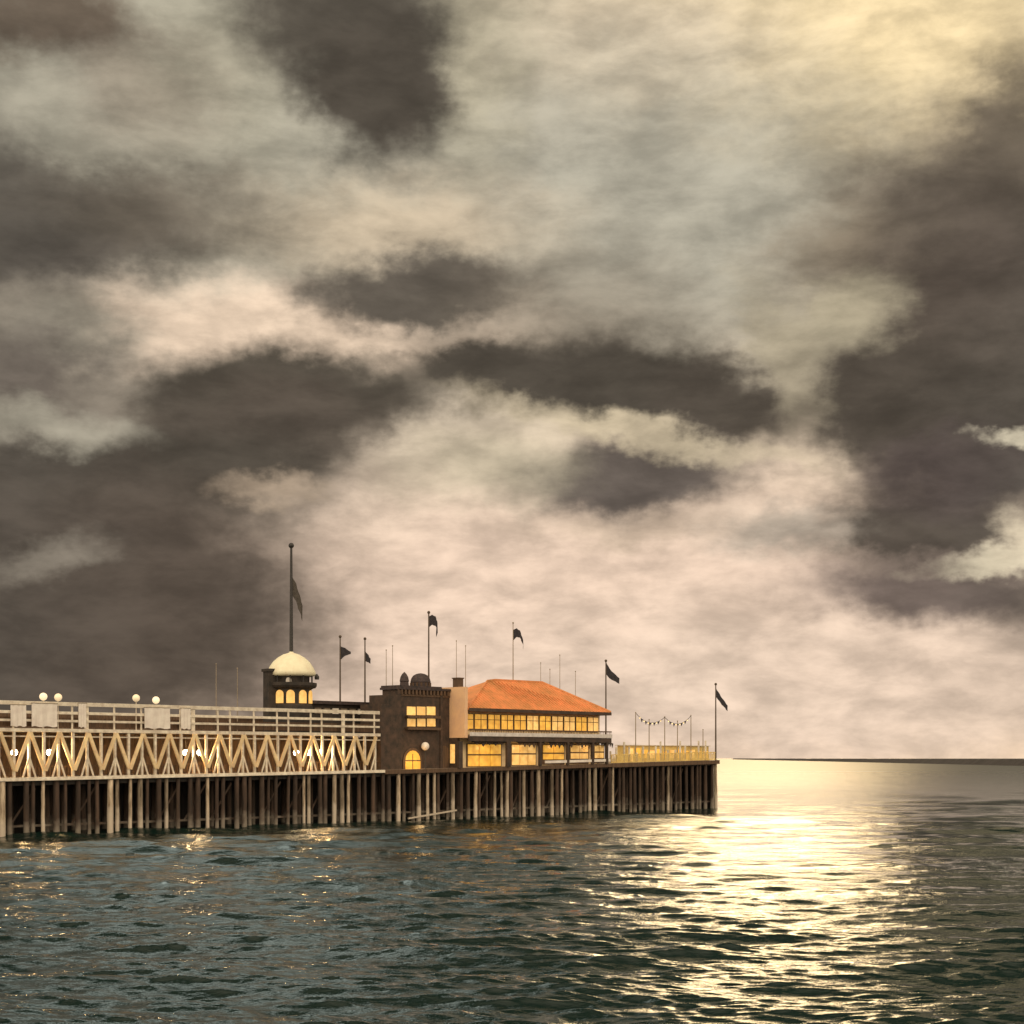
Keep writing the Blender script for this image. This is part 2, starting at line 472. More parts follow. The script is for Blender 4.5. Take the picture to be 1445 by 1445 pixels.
# ------------------------------------------------------------------ water
def build_water():
    fx = np.concatenate([np.linspace(-68, -21, 90, endpoint=False), np.linspace(-21, 21, 1050, endpoint=False), np.linspace(21, 68, 91)])
    drops = np.concatenate([np.linspace(1260, 420, 110, endpoint=False), np.linspace(420, 90, 560, endpoint=False), np.linspace(90, 0.9, 150, endpoint=False), np.array([0.9, 0.6, 0.35])])
    r = CAMH * F / drops
    spacing = np.abs(np.gradient(r))
    A, R = np.meshgrid(np.radians(fx), r)
    X = R * np.sin(A); Y = R * np.cos(A)
    SP = np.repeat(spacing[:, None], len(fx), 1)
    Z = np.zeros_like(X); DX = np.zeros_like(X); DY = np.zeros_like(X)
    g = np.random.RandomState(4)
    n = 84
    lams = np.exp(np.linspace(math.log(0.36), math.log(11.0), n))
    # gentle gusts: patches of livelier water
    gust = 1.0 + 0.35 * np.sin(X / 17.0 + 0.6 * np.sin(Y / 23.0)) * np.sin(Y / 31.0 + X / 41.0 + 1.3)
    # wedge of smoother water fanned from the camera, added to brighten the path
    ang = X / np.maximum(Y, 1.0)
    wob = 0.012 * np.sin(Y / 9.0 + X / 7.0) + 0.012 * np.sin(Y / 23.0 + 1.0)
    band = np.clip((ang - (0.105 + wob)) / 0.03, 0, 1) * np.clip((0.27 + wob - ang) / 0.05, 0, 1)
    far = np.clip((Y - 60) / 55.0, 0, 1)
    calm_wedge = 1 - (0.1 + 0.35 * far) * band
    gust = gust * calm_wedge
    for lam in lams:
        th = g.normal(0, 0.36) + math.radians(-96)
        k = 2 * math.pi / lam
        slope = 0.041 * (lam / 1.6) ** (-0.25 if lam < 1.6 else -0.36)
        a = slope / k
        att = np.clip((lam / (2.2 * SP) - 0.6) / 0.8, 0, 1)
        ph = k * (X * math.cos(th) + Y * math.sin(th)) + g.uniform(0, 6.28)
        c = a * att * gust
        Z += c * np.cos(ph)
        DX -= c * math.cos(th) * np.sin(ph) * 0.9; DY -= c * math.sin(th) * np.sin(ph) * 0.9
    X = X + DX; Y = Y + DY
    nr, nc = X.shape
    co = np.stack([X, Y, Z], -1).reshape(-1, 3).astype(np.float32)
    idx = np.arange(nr * nc).reshape(nr, nc)
    q = np.stack([idx[:-1, :-1], idx[:-1, 1:], idx[1:, 1:], idx[1:, :-1]], -1).reshape(-1, 4).astype(np.int32)
    me = D.meshes.new('water')
    me.vertices.add(len(co)); me.vertices.foreach_set('co', co.ravel())
    me.loops.add(q.size); me.loops.foreach_set('vertex_index', q.ravel())
    me.polygons.add(len(q))
    me.polygons.foreach_set('loop_start', np.arange(0, q.size, 4, dtype=np.int32))
    me.polygons.foreach_set('loop_total', np.full(len(q), 4, dtype=np.int32))
    me.update(calc_edges=True)
    me.polygons.foreach_set('use_smooth', np.ones(len(q), dtype=bool))
    m = D.materials.new('sea_water'); m.use_nodes = True
    t = m.node_tree; b = t.nodes['Principled BSDF']
    b.inputs['Base Color'].default_value = (0.006, 0.017, 0.013, 1)
    b.inputs['Roughness'].default_value = 0.07
    b.inputs['IOR'].default_value = 1.333
    geo = t.nodes.new('ShaderNodeNewGeometry')
    last = None
    an = t.nodes.new('ShaderNodeAttribute'); an.attribute_name = 'chop'
    for sc, st, dist, det in ((1.7, (0.5, 1.0, 1), 0.08, 5), (0.22, (0.5, 1.0, 1), 0.30, 3), (0.05, (0.45, 1.0, 1), 0.7, 2)):
        mp = t.nodes.new('ShaderNodeMapping'); mp.inputs['Scale'].default_value = st
        mp.inputs['Rotation'].default_value = (0, 0, 0.12)
        t.links.new(geo.outputs['Position'], mp.inputs[0])
        nz = t.nodes.new('ShaderNodeTexNoise'); nz.inputs['Scale'].default_value = sc
        nz.inputs['Detail'].default_value = det; nz.inputs['Roughness'].default_value = 0.6
        t.links.new(mp.outputs[0], nz.inputs['Vector'])
        bp = t.nodes.new('ShaderNodeBump'); bp.inputs['Strength'].default_value = 1.0
        bp.inputs['Distance'].default_value = dist
        t.links.new(an.outputs['Fac'], bp.inputs['Strength'])
        t.links.new(nz.outputs['Fac'], bp.inputs['Height'])
        if last is not None: t.links.new(last, bp.inputs['Normal'])
        last = bp.outputs[0]
    t.links.new(last, b.inputs['Normal'])
    at_ = me.attributes.new('chop', 'FLOAT', 'POINT'); at_.data.foreach_set('value', (1 - (0.05 + 0.35 * far) * band).ravel().astype(np.float32))
    # waves too fine for the mesh far out stay in the gloss of the surface
    rg = 0.06 + 0.24 * (1 - np.exp(-np.maximum(np.hypot(X, Y) - 90, 0) / 330.0))
    ar = me.attributes.new('fine_waves', 'FLOAT', 'POINT'); ar.data.foreach_set('value', rg.ravel().astype(np.float32))
    fw = t.nodes.new('ShaderNodeAttribute'); fw.attribute_name = 'fine_waves'
    t.links.new(fw.outputs['Fac'], b.inputs['Roughness'])
    me.materials.append(m)
    o = D.objects.new('water', me); col.objects.link(o)
    o['kind'] = 'structure'


build_water()

# ------------------------------------------------------------------ far breakwater
def build_breakwater():
    t = D.objects.new('breakwater', None); col.objects.link(t)
    t['label'] = 'long low dark stone breakwater lying along the horizon'; t['category'] = 'breakwater'
    def at(px, z): return ((px - 722.5) / F * z, z)
    (x0, y0), (x1, y1) = at(1560, 1180.0), at(1036, 9500.0)
    t.location = (x0, y0, 0)
    n = 260
    vs, fs = [], []
    dx, dy = x1 - x0, y1 - y0; L = math.hypot(dx, dy); ux, uy = dx / L, dy / L; nx, ny = -uy, ux
    for i in range(n + 1):
        s = (i / n) ** 1.7 * L
        h = 5.7 + rnd.uniform(-0.35, 0.35)
        for off, z in ((-14, -1.0), (-9, 1.6 + rnd.uniform(-.5, .5)), (-4, h - 0.4), (-3.2, h), (4, h), (14, -1.0)):
            o2 = off + rnd.uniform(-.6, .6)
            vs.append((ux * s + nx * o2, uy * s + ny * o2, z))
    for i in range(n):
        for k in range(5):
            a = i * 6 + k
            fs.append((a, a + 6, a + 7, a + 1))
    fs.append(tuple(range(6)))
    mb = MB(); mb.add(vs, fs); mb.build('stone_bank', M['rock'], t)


build_breakwater()

# ------------------------------------------------------------------ pier: deck, piles, bracing
S0, S1 = -34.0, 103.2
PW = 13.0
pier = thing('wooden_pier', 'long timber pier on closely set piles running out over dark water', 'pier', 0, 0, 0)
d = MB()
seg = [S0, 0, DK_S[2], DK_S[3], S1]
for a, b in zip(seg[:-1], seg[1:]):
    za, zb = deck(a), deck(b)
    vs = [(a, -0.25, za - 0.22), (b, -0.25, zb - 0.22), (b, PW, zb - 0.22), (a, PW, za - 0.22),
          (a, -0.25, za), (b, -0.25, zb), (b, PW, zb), (a, PW, za)]
    d.add(vs, [(3, 2, 1, 0), (4, 5, 6, 7), (0, 1, 5, 4), (2, 3, 7, 6)] + ([(3, 0, 4, 7)] if a == S0 else []) + ([(1, 2, 6, 5)] if b == S1 else []))
d.build('deck', M['plank'], pier)
# pale edge board of the promenade half, tarred edge board of the outer half
e = MB(); e.bar((S0, -0.33, deck(S0) - 0.10), (0, -0.33, deck(0) - 0.10), 0.30, 0.12)
e.bar((0, -0.33, deck(0) - 0.10), (DK_S[2] - 0.5, -0.33, deck(DK_S[2]) - 0.10), 0.30, 0.12)
e.build('edge_board', M['cream'], pier)
e = MB()
e.bar((DK_S[2] - 0.5, -0.34, deck(DK_S[2]) - 0.2), (DK_S[3], -0.34, deck(DK_S[3]) - 0.2), 0.42, 0.14)
e.bar((DK_S[3], -0.34, deck(DK_S[3]) - 0.22), (S1, -0.34, deck(S1) - 0.22), 0.5, 0.14)
e.build('edge_board', M['brown'], pier)
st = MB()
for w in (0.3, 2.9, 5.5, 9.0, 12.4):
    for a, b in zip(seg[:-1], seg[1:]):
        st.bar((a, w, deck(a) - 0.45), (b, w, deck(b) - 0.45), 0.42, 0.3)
st.build('stringer', M['underdeck_shade'], pier)
bh = MB()  # added boards that stand for the darkness between the piles
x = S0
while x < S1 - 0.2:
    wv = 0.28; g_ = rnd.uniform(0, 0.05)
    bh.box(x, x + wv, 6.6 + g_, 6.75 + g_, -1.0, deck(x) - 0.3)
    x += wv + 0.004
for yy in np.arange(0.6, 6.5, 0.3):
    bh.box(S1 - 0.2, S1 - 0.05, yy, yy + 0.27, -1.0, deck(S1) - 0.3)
bh.build('added_dark_boards', M['underdeck_shade'], pier)


def pile_mesh(mb, s, w, r, ztop):
    ln = rnd.uniform(-0.05, 0.05); lw = rnd.uniform(-0.04, 0.04)
    n = 9; prof = []
    for i in range(7):
        z = -1.5 + (ztop + 1.5) * i / 6
        prof.append((r * (1.12 - 0.18 * i / 6) * rnd.uniform(0.95, 1.05), z, s + ln * z / 5 + rnd.uniform(-.015, .015), w + lw * z / 5))
    vs = []; ph = rnd.uniform(0, 1)
    for rr, z, cx, cy in prof:
        for k in range(n):
            a = 2 * math.pi * k / n + ph
            vs.append((cx + rr * math.cos(a), cy + rr * math.sin(a), z))
    fs = []
    for i in range(6):
        for k in range(n):
            k2 = (k + 1) % n
            fs.append((i * n + k, i * n + k2, (i + 1) * n + k2, (i + 1) * n + k))
    fs.append(tuple(6 * n + k for k in range(n)))
    mb.add(vs, fs)


front = []
nf = 99
for i in range(nf):
    front.append(-1.2 + (S1 - 0.25 + 1.2) * (i + (rnd.uniform(-0.3, 0.3) if 0 < i < nf - 1 else 0)) / (nf - 1))
npile = 0
for i, s in enumerate(front):
    big = s < 14 and i % 5 == 1
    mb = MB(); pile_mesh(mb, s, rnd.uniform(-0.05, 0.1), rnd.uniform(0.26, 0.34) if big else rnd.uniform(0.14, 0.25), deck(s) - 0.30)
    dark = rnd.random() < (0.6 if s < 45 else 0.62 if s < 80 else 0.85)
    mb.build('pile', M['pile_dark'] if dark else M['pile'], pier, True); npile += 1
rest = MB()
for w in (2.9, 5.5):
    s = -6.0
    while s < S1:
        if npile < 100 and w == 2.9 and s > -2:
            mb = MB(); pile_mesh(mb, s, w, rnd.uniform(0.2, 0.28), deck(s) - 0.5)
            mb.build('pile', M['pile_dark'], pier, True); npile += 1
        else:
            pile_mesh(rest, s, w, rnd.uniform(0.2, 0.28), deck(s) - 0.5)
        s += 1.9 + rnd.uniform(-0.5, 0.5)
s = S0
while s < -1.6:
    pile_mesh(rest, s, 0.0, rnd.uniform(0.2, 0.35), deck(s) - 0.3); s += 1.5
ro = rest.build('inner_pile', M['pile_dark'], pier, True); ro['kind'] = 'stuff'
br = MB()
for k in range(0, 34):
    s = 1.0 + k * 3.0
    if s + 2.4 < S1 and rnd.random() < 0.5:
        br.bar((s, 0.55, 0.9), (s + 2.4, 0.55, deck(s) - 0.9), 0.16, 0.1)
for w in (0.55,):
    br.bar((S0, w, 0.75), (S1, w, 0.95), 0.2, 0.12)
br.build('cross_brace', M['pile_dark'], pier)
# low baulks floating at the foot of the outer piles are part of the fender
fe = MB()
fe.bar((S(572), -0.45, 0.25), (S(640), -0.45, 0.95), 0.16, 0.16)
fe.build('fender_rail', M['pile'], pier)

# ------------------------------------------------------------------ two-storey promenade gallery
PAN = 2.86
GZ = 9.05                       # upper floor
GS0, GS1 = 2.5 - 12 * PAN, S(536)
gal = thing('promenade_gallery', 'two-storey cream and ochre timber gallery with zigzag braces on the pier', 'gallery', 0, 0, 0)
ch = MB(); ch.box(GS0, GS1, -0.12, 0.2, GZ - 0.18, GZ + 0.12); ch.build('upper_beam', M['cream'], gal)
uf = MB(); GSB = S(561, 2.0) - 1.4
uf.box(GS0, GS1, 0.21, 9.2, GZ - 0.12, GZ + 0.05); uf.box(GS1 + 0.002, GSB, 1.6, 9.2, GZ - 0.12, GZ + 0.05); uf.build('upper_floor', M['plank'], gal)
bw = MB()
x = GS0
while x < GSB + 2.5:
    bw.box(x, x + 0.296, 8.4 + rnd.uniform(0, .03), 8.5, deck(x) - 0.02, GZ - 0.13); x += 0.3
bw.build('back_wall', M['brown'], gal)
rp = MB(); rp.box(GS0, GS1, 8.55, 8.7, GZ + 0.05, 10.95); rp.build('rear_parapet', M['brown'], gal)
k0 = -12
k = k0
while True:
    s = 2.5 + k * PAN
    if s > GS1 - 0.2: break
    zb = deck(s)
    p = MB(); p.box(s - 0.10, s + 0.10, -0.05, 0.15, zb, GZ - 0.18); p.build('post', M['cream'], gal)
    nd = s + PAN / 2
    if nd < GS1 - 0.1:
        p = MB(); p.box(nd - 0.11, nd + 0.11, -0.05, 0.15, deck(nd), GZ - 0.18); p.build('post', M['cream'], gal)
        b = MB(); b.bar((s + 0.04, -0.16, GZ - 0.25), (nd - 0.05, -0.16, deck(nd) + 0.6), 0.31, 0.16)
        b.build('brace', M['ochre'], gal)
    if nd + PAN / 2 < GS1 + 0.2 and nd < GS1 - 0.1:
        b = MB(); b.bar((nd + PAN / 2 - 0.04, -0.163, GZ - 0.25), (nd + 0.05, -0.163, deck(nd) + 0.6), 0.31, 0.16)
        b.build('brace', M['ochre'], gal)
    k += 1
xr = MB(); xr.box(GS0, GS1, -0.06, 0.04, GZ - 0.62, GZ - 0.52); xr.build('tie_rail', M['cream'], gal)
k = -12
while 2.5 + k * PAN < GS1 - 0.3:
    s = 2.5 + k * PAN
    for sg in (-1, 1):
        if s + sg * 0.62 < GS1 - 0.2:
            b = MB(); b.bar((s, -0.02, deck(s) + 1.75), (s + sg * 0.62, -0.02, deck(s) + 0.02), 0.15, 0.08); b.build('strut', M['cream'], gal)
    k += 1
# low balustrade of the lower storey
lr = MB()
lr.bar((GS0, 0.3, deck(GS0) + 0.95), (0, 0.3, deck(0) + 0.95), 0.1, 0.08)
lr.bar((0, 0.3, deck(0) + 0.95), (GS1, 0.3, deck(GS1) + 0.95), 0.1, 0.08)
x = GS0 + 0.2
while x < GS1:
    lr.box(x - 0.03, x + 0.03, 0.27, 0.33, deck(x), deck(x) + 0.92); x += 0.36
lr.build('lower_balustrade', M['brown'], gal)
# upper railing
for z, th in ((11.33, 0.34), (10.55, 0.24), (9.85, 0.2)):
    r_ = MB(); r_.box(GS0, GS1, 0.0, 0.1, z - th / 2, z + th / 2); r_.build('rail', M['cream'], gal)
x = 2.5 + k0 * PAN
while x < GS1:
    rb = MB(); hw_ = 0.2 if rnd.random() < 0.3 else 0.07
    rb.box(x - hw_, x + hw_, 0.102, 0.22, GZ + 0.12, 11.42); rb.build('rail_post', M['cream'], gal); x += PAN * (0.5 if rnd.random() < 0.35 else 1)
rs = MB()   # benches backing on to the upper rail, brown
rs.box(GS0, GS1, 0.75, 0.83, 9.35, 10.15)
rs.box(GS0, GS1, 0.83, 1.35, 9.45, 9.52)
rs.build('bench', M['brown'], gal)
# pale canvas screens on the rail
labs = ['pale canvas screen at the far left end of the upper railing', 'widest pale canvas screen on the upper railing, below the first two globes',
        'narrow pale canvas screen on the upper railing right of the widest one', 'pale canvas screen on the upper railing below the second pair of globes',
        'small pale canvas screen on the upper railing right of the last globe']
for (a, b, y0, y1), lb in zip(((14, 36, 994, 1025), (44, 80, 992, 1026), (110, 121, 992, 1026), (203, 239, 998, 1024), (254, 268, 999, 1027)), labs):
    s0, s1 = S(a), S(b)
    t = thing('canvas_screen', lb, 'screen', (s0 + s1) / 2, -0.07, 9.2, 'canvas screens on the upper railing')
    hw = (s1 - s0) / 2; zt = H(a, y0) - 9.2; n = 10
    vs = []; fs = []
    for yy in (0.0, 0.03):
        for i in range(n + 1):
            x = -hw + 2 * hw * i / n
            bulge = -0.04 * math.sin(i * 1.9 + a) - 0.03
            vs += [(x, bulge + yy, 0.12 + 0.05 * math.sin(i * 1.3)), (x, bulge * 0.5 + yy, zt - 0.04 * math.sin(math.pi * (i % 5) / 5))]
    N = 2 * (n + 1)
    for i in range(n):
        fs += [(2 * i, 2 * i + 2, 2 * i + 3, 2 * i + 1), (N + 2 * i + 1, N + 2 * i + 3, N + 2 * i + 2, N + 2 * i),
               (2 * i + 1, 2 * i + 3, N + 2 * i + 3, N + 2 * i + 1), (2 * i, N + 2 * i, N + 2 * i + 2, 2 * i + 2)]
    mb = MB(); mb.add(vs, fs); mb.build('cloth', M['canvas'], t)
    c = MB(); c.tube((-hw - .05, -0.02, zt), (hw + .05, -0.02, zt), 0.035, 0.035); c.build('batten', M['palepole'], t)

# globe lamps on the upper railing
for px, py, lb in ((62, 983, 'leftmost of the four milk glass globe lamps on the upper railing'),
                   (83, 984, 'globe lamp second from left, above the widest canvas screen'),
                   (193, 985, 'globe lamp third from left on the upper railing'),
                   (221, 988, 'rightmost of the four globe lamps on the upper railing')):
    s = S(px, 0.2); zc = H(px, py, 0.2)
    t = thing('globe_lamp', lb, 'lamp', s, 0.3, 9.1, 'globe lamps on the upper railing')
    c = MB(); c.tube((0, 0, 0), (0, 0, zc - 9.1 - 0.25), 0.05, 0.035); c.lathe([(0.1, zc - 9.1 - 0.36), (0.14, zc - 9.1 - 0.27)], 10)
    c.build('post', M['cream'], t)
    g = MB(); g.ball((0, 0, zc - 9.1), 0.34); g.build('globe', M['globe'], t, True)

# lanterns under the upper floor
lan = [(20, 'lantern under the gallery floor nearest the left edge of the photo'), (70, 'lantern in the lower gallery below the two leftmost globes'),
       (262, 'left lantern of the close pair in the lower gallery'), (282, 'right lantern of the close pair in the lower gallery'),
       (418, 'left lantern of the trio below the round tower'), (436, 'middle lantern of the trio below the round tower'), (453, 'right lantern of the trio below the round tower')]
for px, lb in lan:
    s = S(px, 1.0)
    t = thing('hanging_lantern', lb, 'lantern', s, 1.0, GZ - 0.12, 'lanterns hung in the lower gallery')
    zl = H(px, 1062, 1.0) - (GZ - 0.12)
    c = MB(); c.tube((0, 0, 0), (0, 0, zl + 0.28), 0.02, 0.02); c.lathe([(0.22, zl + 0.26), (0.06, zl + 0.4)], 10); c.build('hanger', M['iron'], t)
    g = MB(); g.ball((0, 0, zl), 0.27); g.build('glass', M['lamp'], t, True)
    point_light('lantern_light', 0, 0, 0, 330, 0.27, parent=t, loc=(0, -0.45, zl - 0.1))

# ------------------------------------------------------------------ round tower with pale dome
TW = 4.0
tpx = 411
ts = S(tpx, TW)
tw = thing('round_tower', 'round dark tower with lit arched windows under a cream dome', 'tower', ts, TW, GZ + 0.05)
zz = lambda py: H(tpx, py, TW) - (GZ + 0.05)
mpx = Zd(tpx, TW) / F
b = MB(); b.lathe([(2.15, 0), (2.15, zz(996)), (2.05, zz(994)), (2.05, zz(973)), (2.3, zz(971))], 20); b.build('wall', M['near_black'], tw)
b = MB(); b.lathe([(2.45, zz(971)), (2.6, zz(968)), (2.6, zz(964)), (2.35, zz(963.5))], 20); b.build('balcony', M['near_black'], tw)
b = MB(); b.lathe([(1.85, zz(963)), (1.85, zz(952))], 16); b.build('upper_drum', M['near_black'], tw)
dm = MB()
dm.lathe([(2.05, zz(955)), (2.5, zz(953)), (2.45, zz(948)), (2.2, zz(941)), (1.85, zz(934)), (1.35, zz(928)), (0.8, zz(923.5)), (0.3, zz(921.5)), (0.1, zz(919))], 24)
dm.build('dome', M['dome'], tw, True)
bs = MB()
for kx in range(10):
    a = 2 * math.pi * kx / 10 + 0.2
    bs.tube((2.2 * math.cos(a), 2.2 * math.sin(a), zz(965)), (2.2 * math.cos(a), 2.2 * math.sin(a), zz(953.5)), 0.06, 0.06, 6)
bs.build('balcony_post', M['iron'], tw)
# windows look towards the water (local -y) and to the camera side
cam_ang = math.atan2(-(pos(ts, TW)[1]), -(pos(ts, TW)[0])) - TH
for off in (-34, -2, 34, 70, -70):
    a = cam_ang + math.radians(off)
    mb = MB(); mb.arch(-0.42, 0.42, -0.06, 0.06, zz(993), zz(974.5))
    o = mb.build('window', M['win_pale'], tw)
    o.location = (2.06 * math.cos(a), 2.06 * math.sin(a), 0); o.rotation_euler = (0, 0, a + math.pi / 2)
a = cam_ang + math.radians(-8)
mb = MB(); mb.arch(-0.27, 0.27, -0.05, 0.05, zz(967), zz(957)); o = mb.build('upper_window', M['canvas'], tw)
o.location = (1.88 * math.cos(a), 1.88 * math.sin(a), 0); o.rotation_euler = (0, 0, a + math.pi / 2)
# stair shaft on the left
a = cam_ang + math.radians(-62)
b = MB(); b.box(-0.62, 0.62, -0.6, 0.6, 0, zz(949)); b.box(-0.75, 0.75, -0.73, 0.73, zz(949), zz(945)); o = b.build('stair_shaft', M['near_black'], tw)
o.location = (2.25 * math.cos(a), 2.25 * math.sin(a), 0); o.rotation_euler = (0, 0, a)
a = cam_ang + math.radians(80)
b = MB(); b.tube((0, 0, zz(953)), (0, 0, zz(955)), .03, .03); b.lathe([(0.22, zz(959)), (0.24, zz(955)), (0.05, zz(951))], 8); o = b.build('eave_lantern', M['iron'], tw)
o.location = (2.62 * math.cos(a), 2.62 * math.sin(a), 0)


# ------------------------------------------------------------------ flagpoles
def flag_mesh(mb, path, h0, h1, ripple=0.05):
    """cloth hanging along path [(x, z)] from the pole; h0, h1 its height at hoist and fly"""
    n = len(path); cols = []
    vs = []
    for side in (0.0, 0.025):
        for i, (x, z) in enumerate(path):
            h = h0 + (h1 - h0) * i / (n - 1)
            y = ripple * math.sin(i * 1.7) + side
            vs += [(x, y, z), (x + 0.02 * math.sin(i), y + ripple * 0.7 * math.cos(i * 2.1), z - h / 2), (x + 0.04 * math.sin(i * 2), y, z - h)]
    N = 3 * n; fs = []
    for i in range(n - 1):
        for k in range(2):
            a = 3 * i + k
            fs += [(a, a + 3, a + 4, a + 1), (N + a + 1, N + a + 4, N + a + 3, N + a)]
        fs += [(3 * i, N + 3 * i, N + 3 * i + 3, 3 * i + 3), (3 * i + 2, 3 * i + 5, N + 3 * i + 5, N + 3 * i + 2)]
    e_ = 3 * (n - 1); fs += [(e_, e_ + 1, N + e_ + 1, N + e_), (e_ + 1, e_ + 2, N + e_ + 2, N + e_ + 1)]
    mb.add(vs, fs)


def dense(path, k=3):
    o = []
    for (x0, z0), (x1, z1) in zip(path[:-1], path[1:]):
        for i in range(k): o.append((x0 + (x1 - x0) * i / k, z0 + (z1 - z0) * i / k))
    o.append(path[-1]); return o


def flagpole(px, ytop, ybase, w, rad, label, path=None, h0=8, h1=6, m='pole', group='flagpoles along the pier', zbase=None, fm='flag'):
    """path and heights in photograph pixels relative to the pole top"""
    s = S(px, w); k = Zd(px, w) / F
    zb = H(px, ybase, w) if zbase is None else zbase
    zt = H(px, ytop, w) - zb
    cat = 'flagpole' if path else 'mast'
    t = thing('flagpole' if path else 'bare_mast', label, cat, s, w, zb, group)
    b = MB(); b.tube((0, 0, 0), (0, 0, zt), rad, rad * 0.6, 8)
    b.build('pole', M[m], t)
    b = MB(); b.ball((0, 0, zt + rad * 1.2), rad * 1.5, 8, 6); b.build('finial', M[m], t, True)
    if path:
        b = MB()
        flag_mesh(b, dense([(x * k / UX * 0.92 + rad * 0.7 if x > 0 else rad * 0.7, zt - y * k) for x, y in path]), h0 * k, h1 * k)
        b.build('flag', M[fm], t)
    return t


flagpole(411, 773, 919, TW, 0.19, 'tall thick flagpole rising from the top of the cream dome', [(0, 40), (5, 50), (10, 66), (14, 80)], 26, 22, 'iron', fm='greycloth')
RZ = GZ + 0.05
flagpole(480, 900, 975, 8.0, 0.11, 'flagpole with a small pointed flag, first right of the domed tower', [(0, 12), (6, 14), (14, 19)], 19, 3, zbase=RZ)
flagpole(515, 903, 980, 8.0, 0.11, 'flagpole with a small knotted flag, second right of the domed tower', [(0, 16), (4, 21), (7, 26)], 14, 7, zbase=RZ)
flagpole(605, 866, 975, 8.0, 0.12, 'flagpole with limp hanging flag above the dark domed turret', [(0, 4), (4, 1), (9, 3), (12, 10), (11, 20)], 15, 12, zbase=RZ)
flagpole(724, 880, 965, 5.2, 0.07, 'flagpole with a curled drooping flag above the orange roof', [(0, 9), (5, 6), (10, 9), (14, 18), (16, 30)], 15, 5, 'palepole', zbase=13.2)
flagpole(855, 934, 1000, 8.5, 0.12, 'flagpole with flag blown down to the right at the pavilion end', [(0, 0), (5, 9), (12, 15), (22, 22)], 17, 8, zbase=deck(S(855, 8.5)))
flagpole(1010, 967, 1068, 0.8, 0.12, 'flagpole with a slanting flag at the outer corner of the pier', [(0, 4), (6, 12), (13, 20), (21, 28)], 12, 8, zbase=deck(S(1010, 0.8)))
for px, yt, w, lb in ((545, 918, 8.2, 'thin pale bare mast left of the dark entrance block'), (554, 912, 8.2, 'thin pale bare mast nearest the dark entrance block'),
                      (644, 905, 9.5, 'faint bare mast behind the brown chimney, left of two'), (657, 912, 9.5, 'faint bare mast behind the brown chimney, right of two'),
                      (763, 936, 9.8, 'thin bare mast behind the peak of the orange roof'), (790, 925, 9.8, 'tall thin bare mast behind the right slope of the orange roof'),
                      (776, 945, 9.8, 'short thin bare mast between two taller ones behind the orange roof'), (812, 948, 9.8, 'thin bare mast lowest on the right slope of the orange roof'),
                      (305, 938, 8.2, 'thin bare mast on the upper deck farthest left of the round tower'), (335, 944, 8.2, 'thin bare mast on the upper deck just left of the round tower')):
    flagpole(px, yt, 1000, w, 0.05, lb, None, m='palepole', group='bare masts along the pier', zbase=RZ if px < 560 else deck(S(px, w)))

# ------------------------------------------------------------------ long low shelter on the upper deck
sh0, sh1 = S(432, 6.2), S(541, 6.2)
sh = thing('deck_shelter', 'long low dark shelter with flat roof between round tower and entrance block', 'shelter', sh0, 6.2, RZ)
ln = sh1 - sh0
zr = H(435, 988, 6.0) - RZ
b = MB(); b.box(0, ln, 0.3, 2.1, 0, zr - 0.35); b.build('wall', M['near_black'], sh)
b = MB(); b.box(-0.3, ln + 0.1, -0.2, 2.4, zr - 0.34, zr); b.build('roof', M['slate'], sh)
nb = 9
for i in range(nb):
    x = ln * (i + 0.5) / nb
    b = MB(); b.box(x - 0.42, x + 0.42, 0.22, 0.297, zr - 1.35, zr - 0.75); b.build('window', M['plank'] if i % 3 else M['canvas'], sh)

# ------------------------------------------------------------------ dark entrance block
BW = 2.0
bs0, bs1 = S(563, BW), S(657) - 0.06
bl = thing('entrance_block', 'dark entrance block with domed turret, spire and lit upper windows', 'building', bs0, BW, 0)
dz = deck(bs0)
wd = bs1 - bs0
zt = H(600, 971, BW)
BD = 2.6
X_ = lambda px: S(px, BW) - bs0
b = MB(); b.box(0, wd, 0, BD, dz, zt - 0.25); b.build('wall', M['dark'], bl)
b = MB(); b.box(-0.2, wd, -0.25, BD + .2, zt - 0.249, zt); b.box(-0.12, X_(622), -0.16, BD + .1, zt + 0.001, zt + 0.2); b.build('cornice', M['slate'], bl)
X = lambda px: S(px, BW) - bs0
def hz(px, py): return H(px, py, BW)
# low attic step on the left
b = MB(); b.box(S(541, 1.0) - bs0, -0.21, -0.6, BD, deck(S(541)) - 0.05, zt - 1.9); b.box(S(548, 1.5) - bs0, -0.22, -0.4, BD - .1, zt - 1.9, zt - 0.9); b.build('side_wing', M['dark'], bl)
# spire
cx = X(576) ; b = MB(); b.lathe([(0.5, zt + 0.2), (0.46, hz(576, 962)), (0.52, hz(576, 961)), (0.42, hz(576, 955)), (0.25, hz(576, 951)), (0.03, hz(576, 948))], 10, cx, 0.6); b.build('spire', M['slate'], bl)
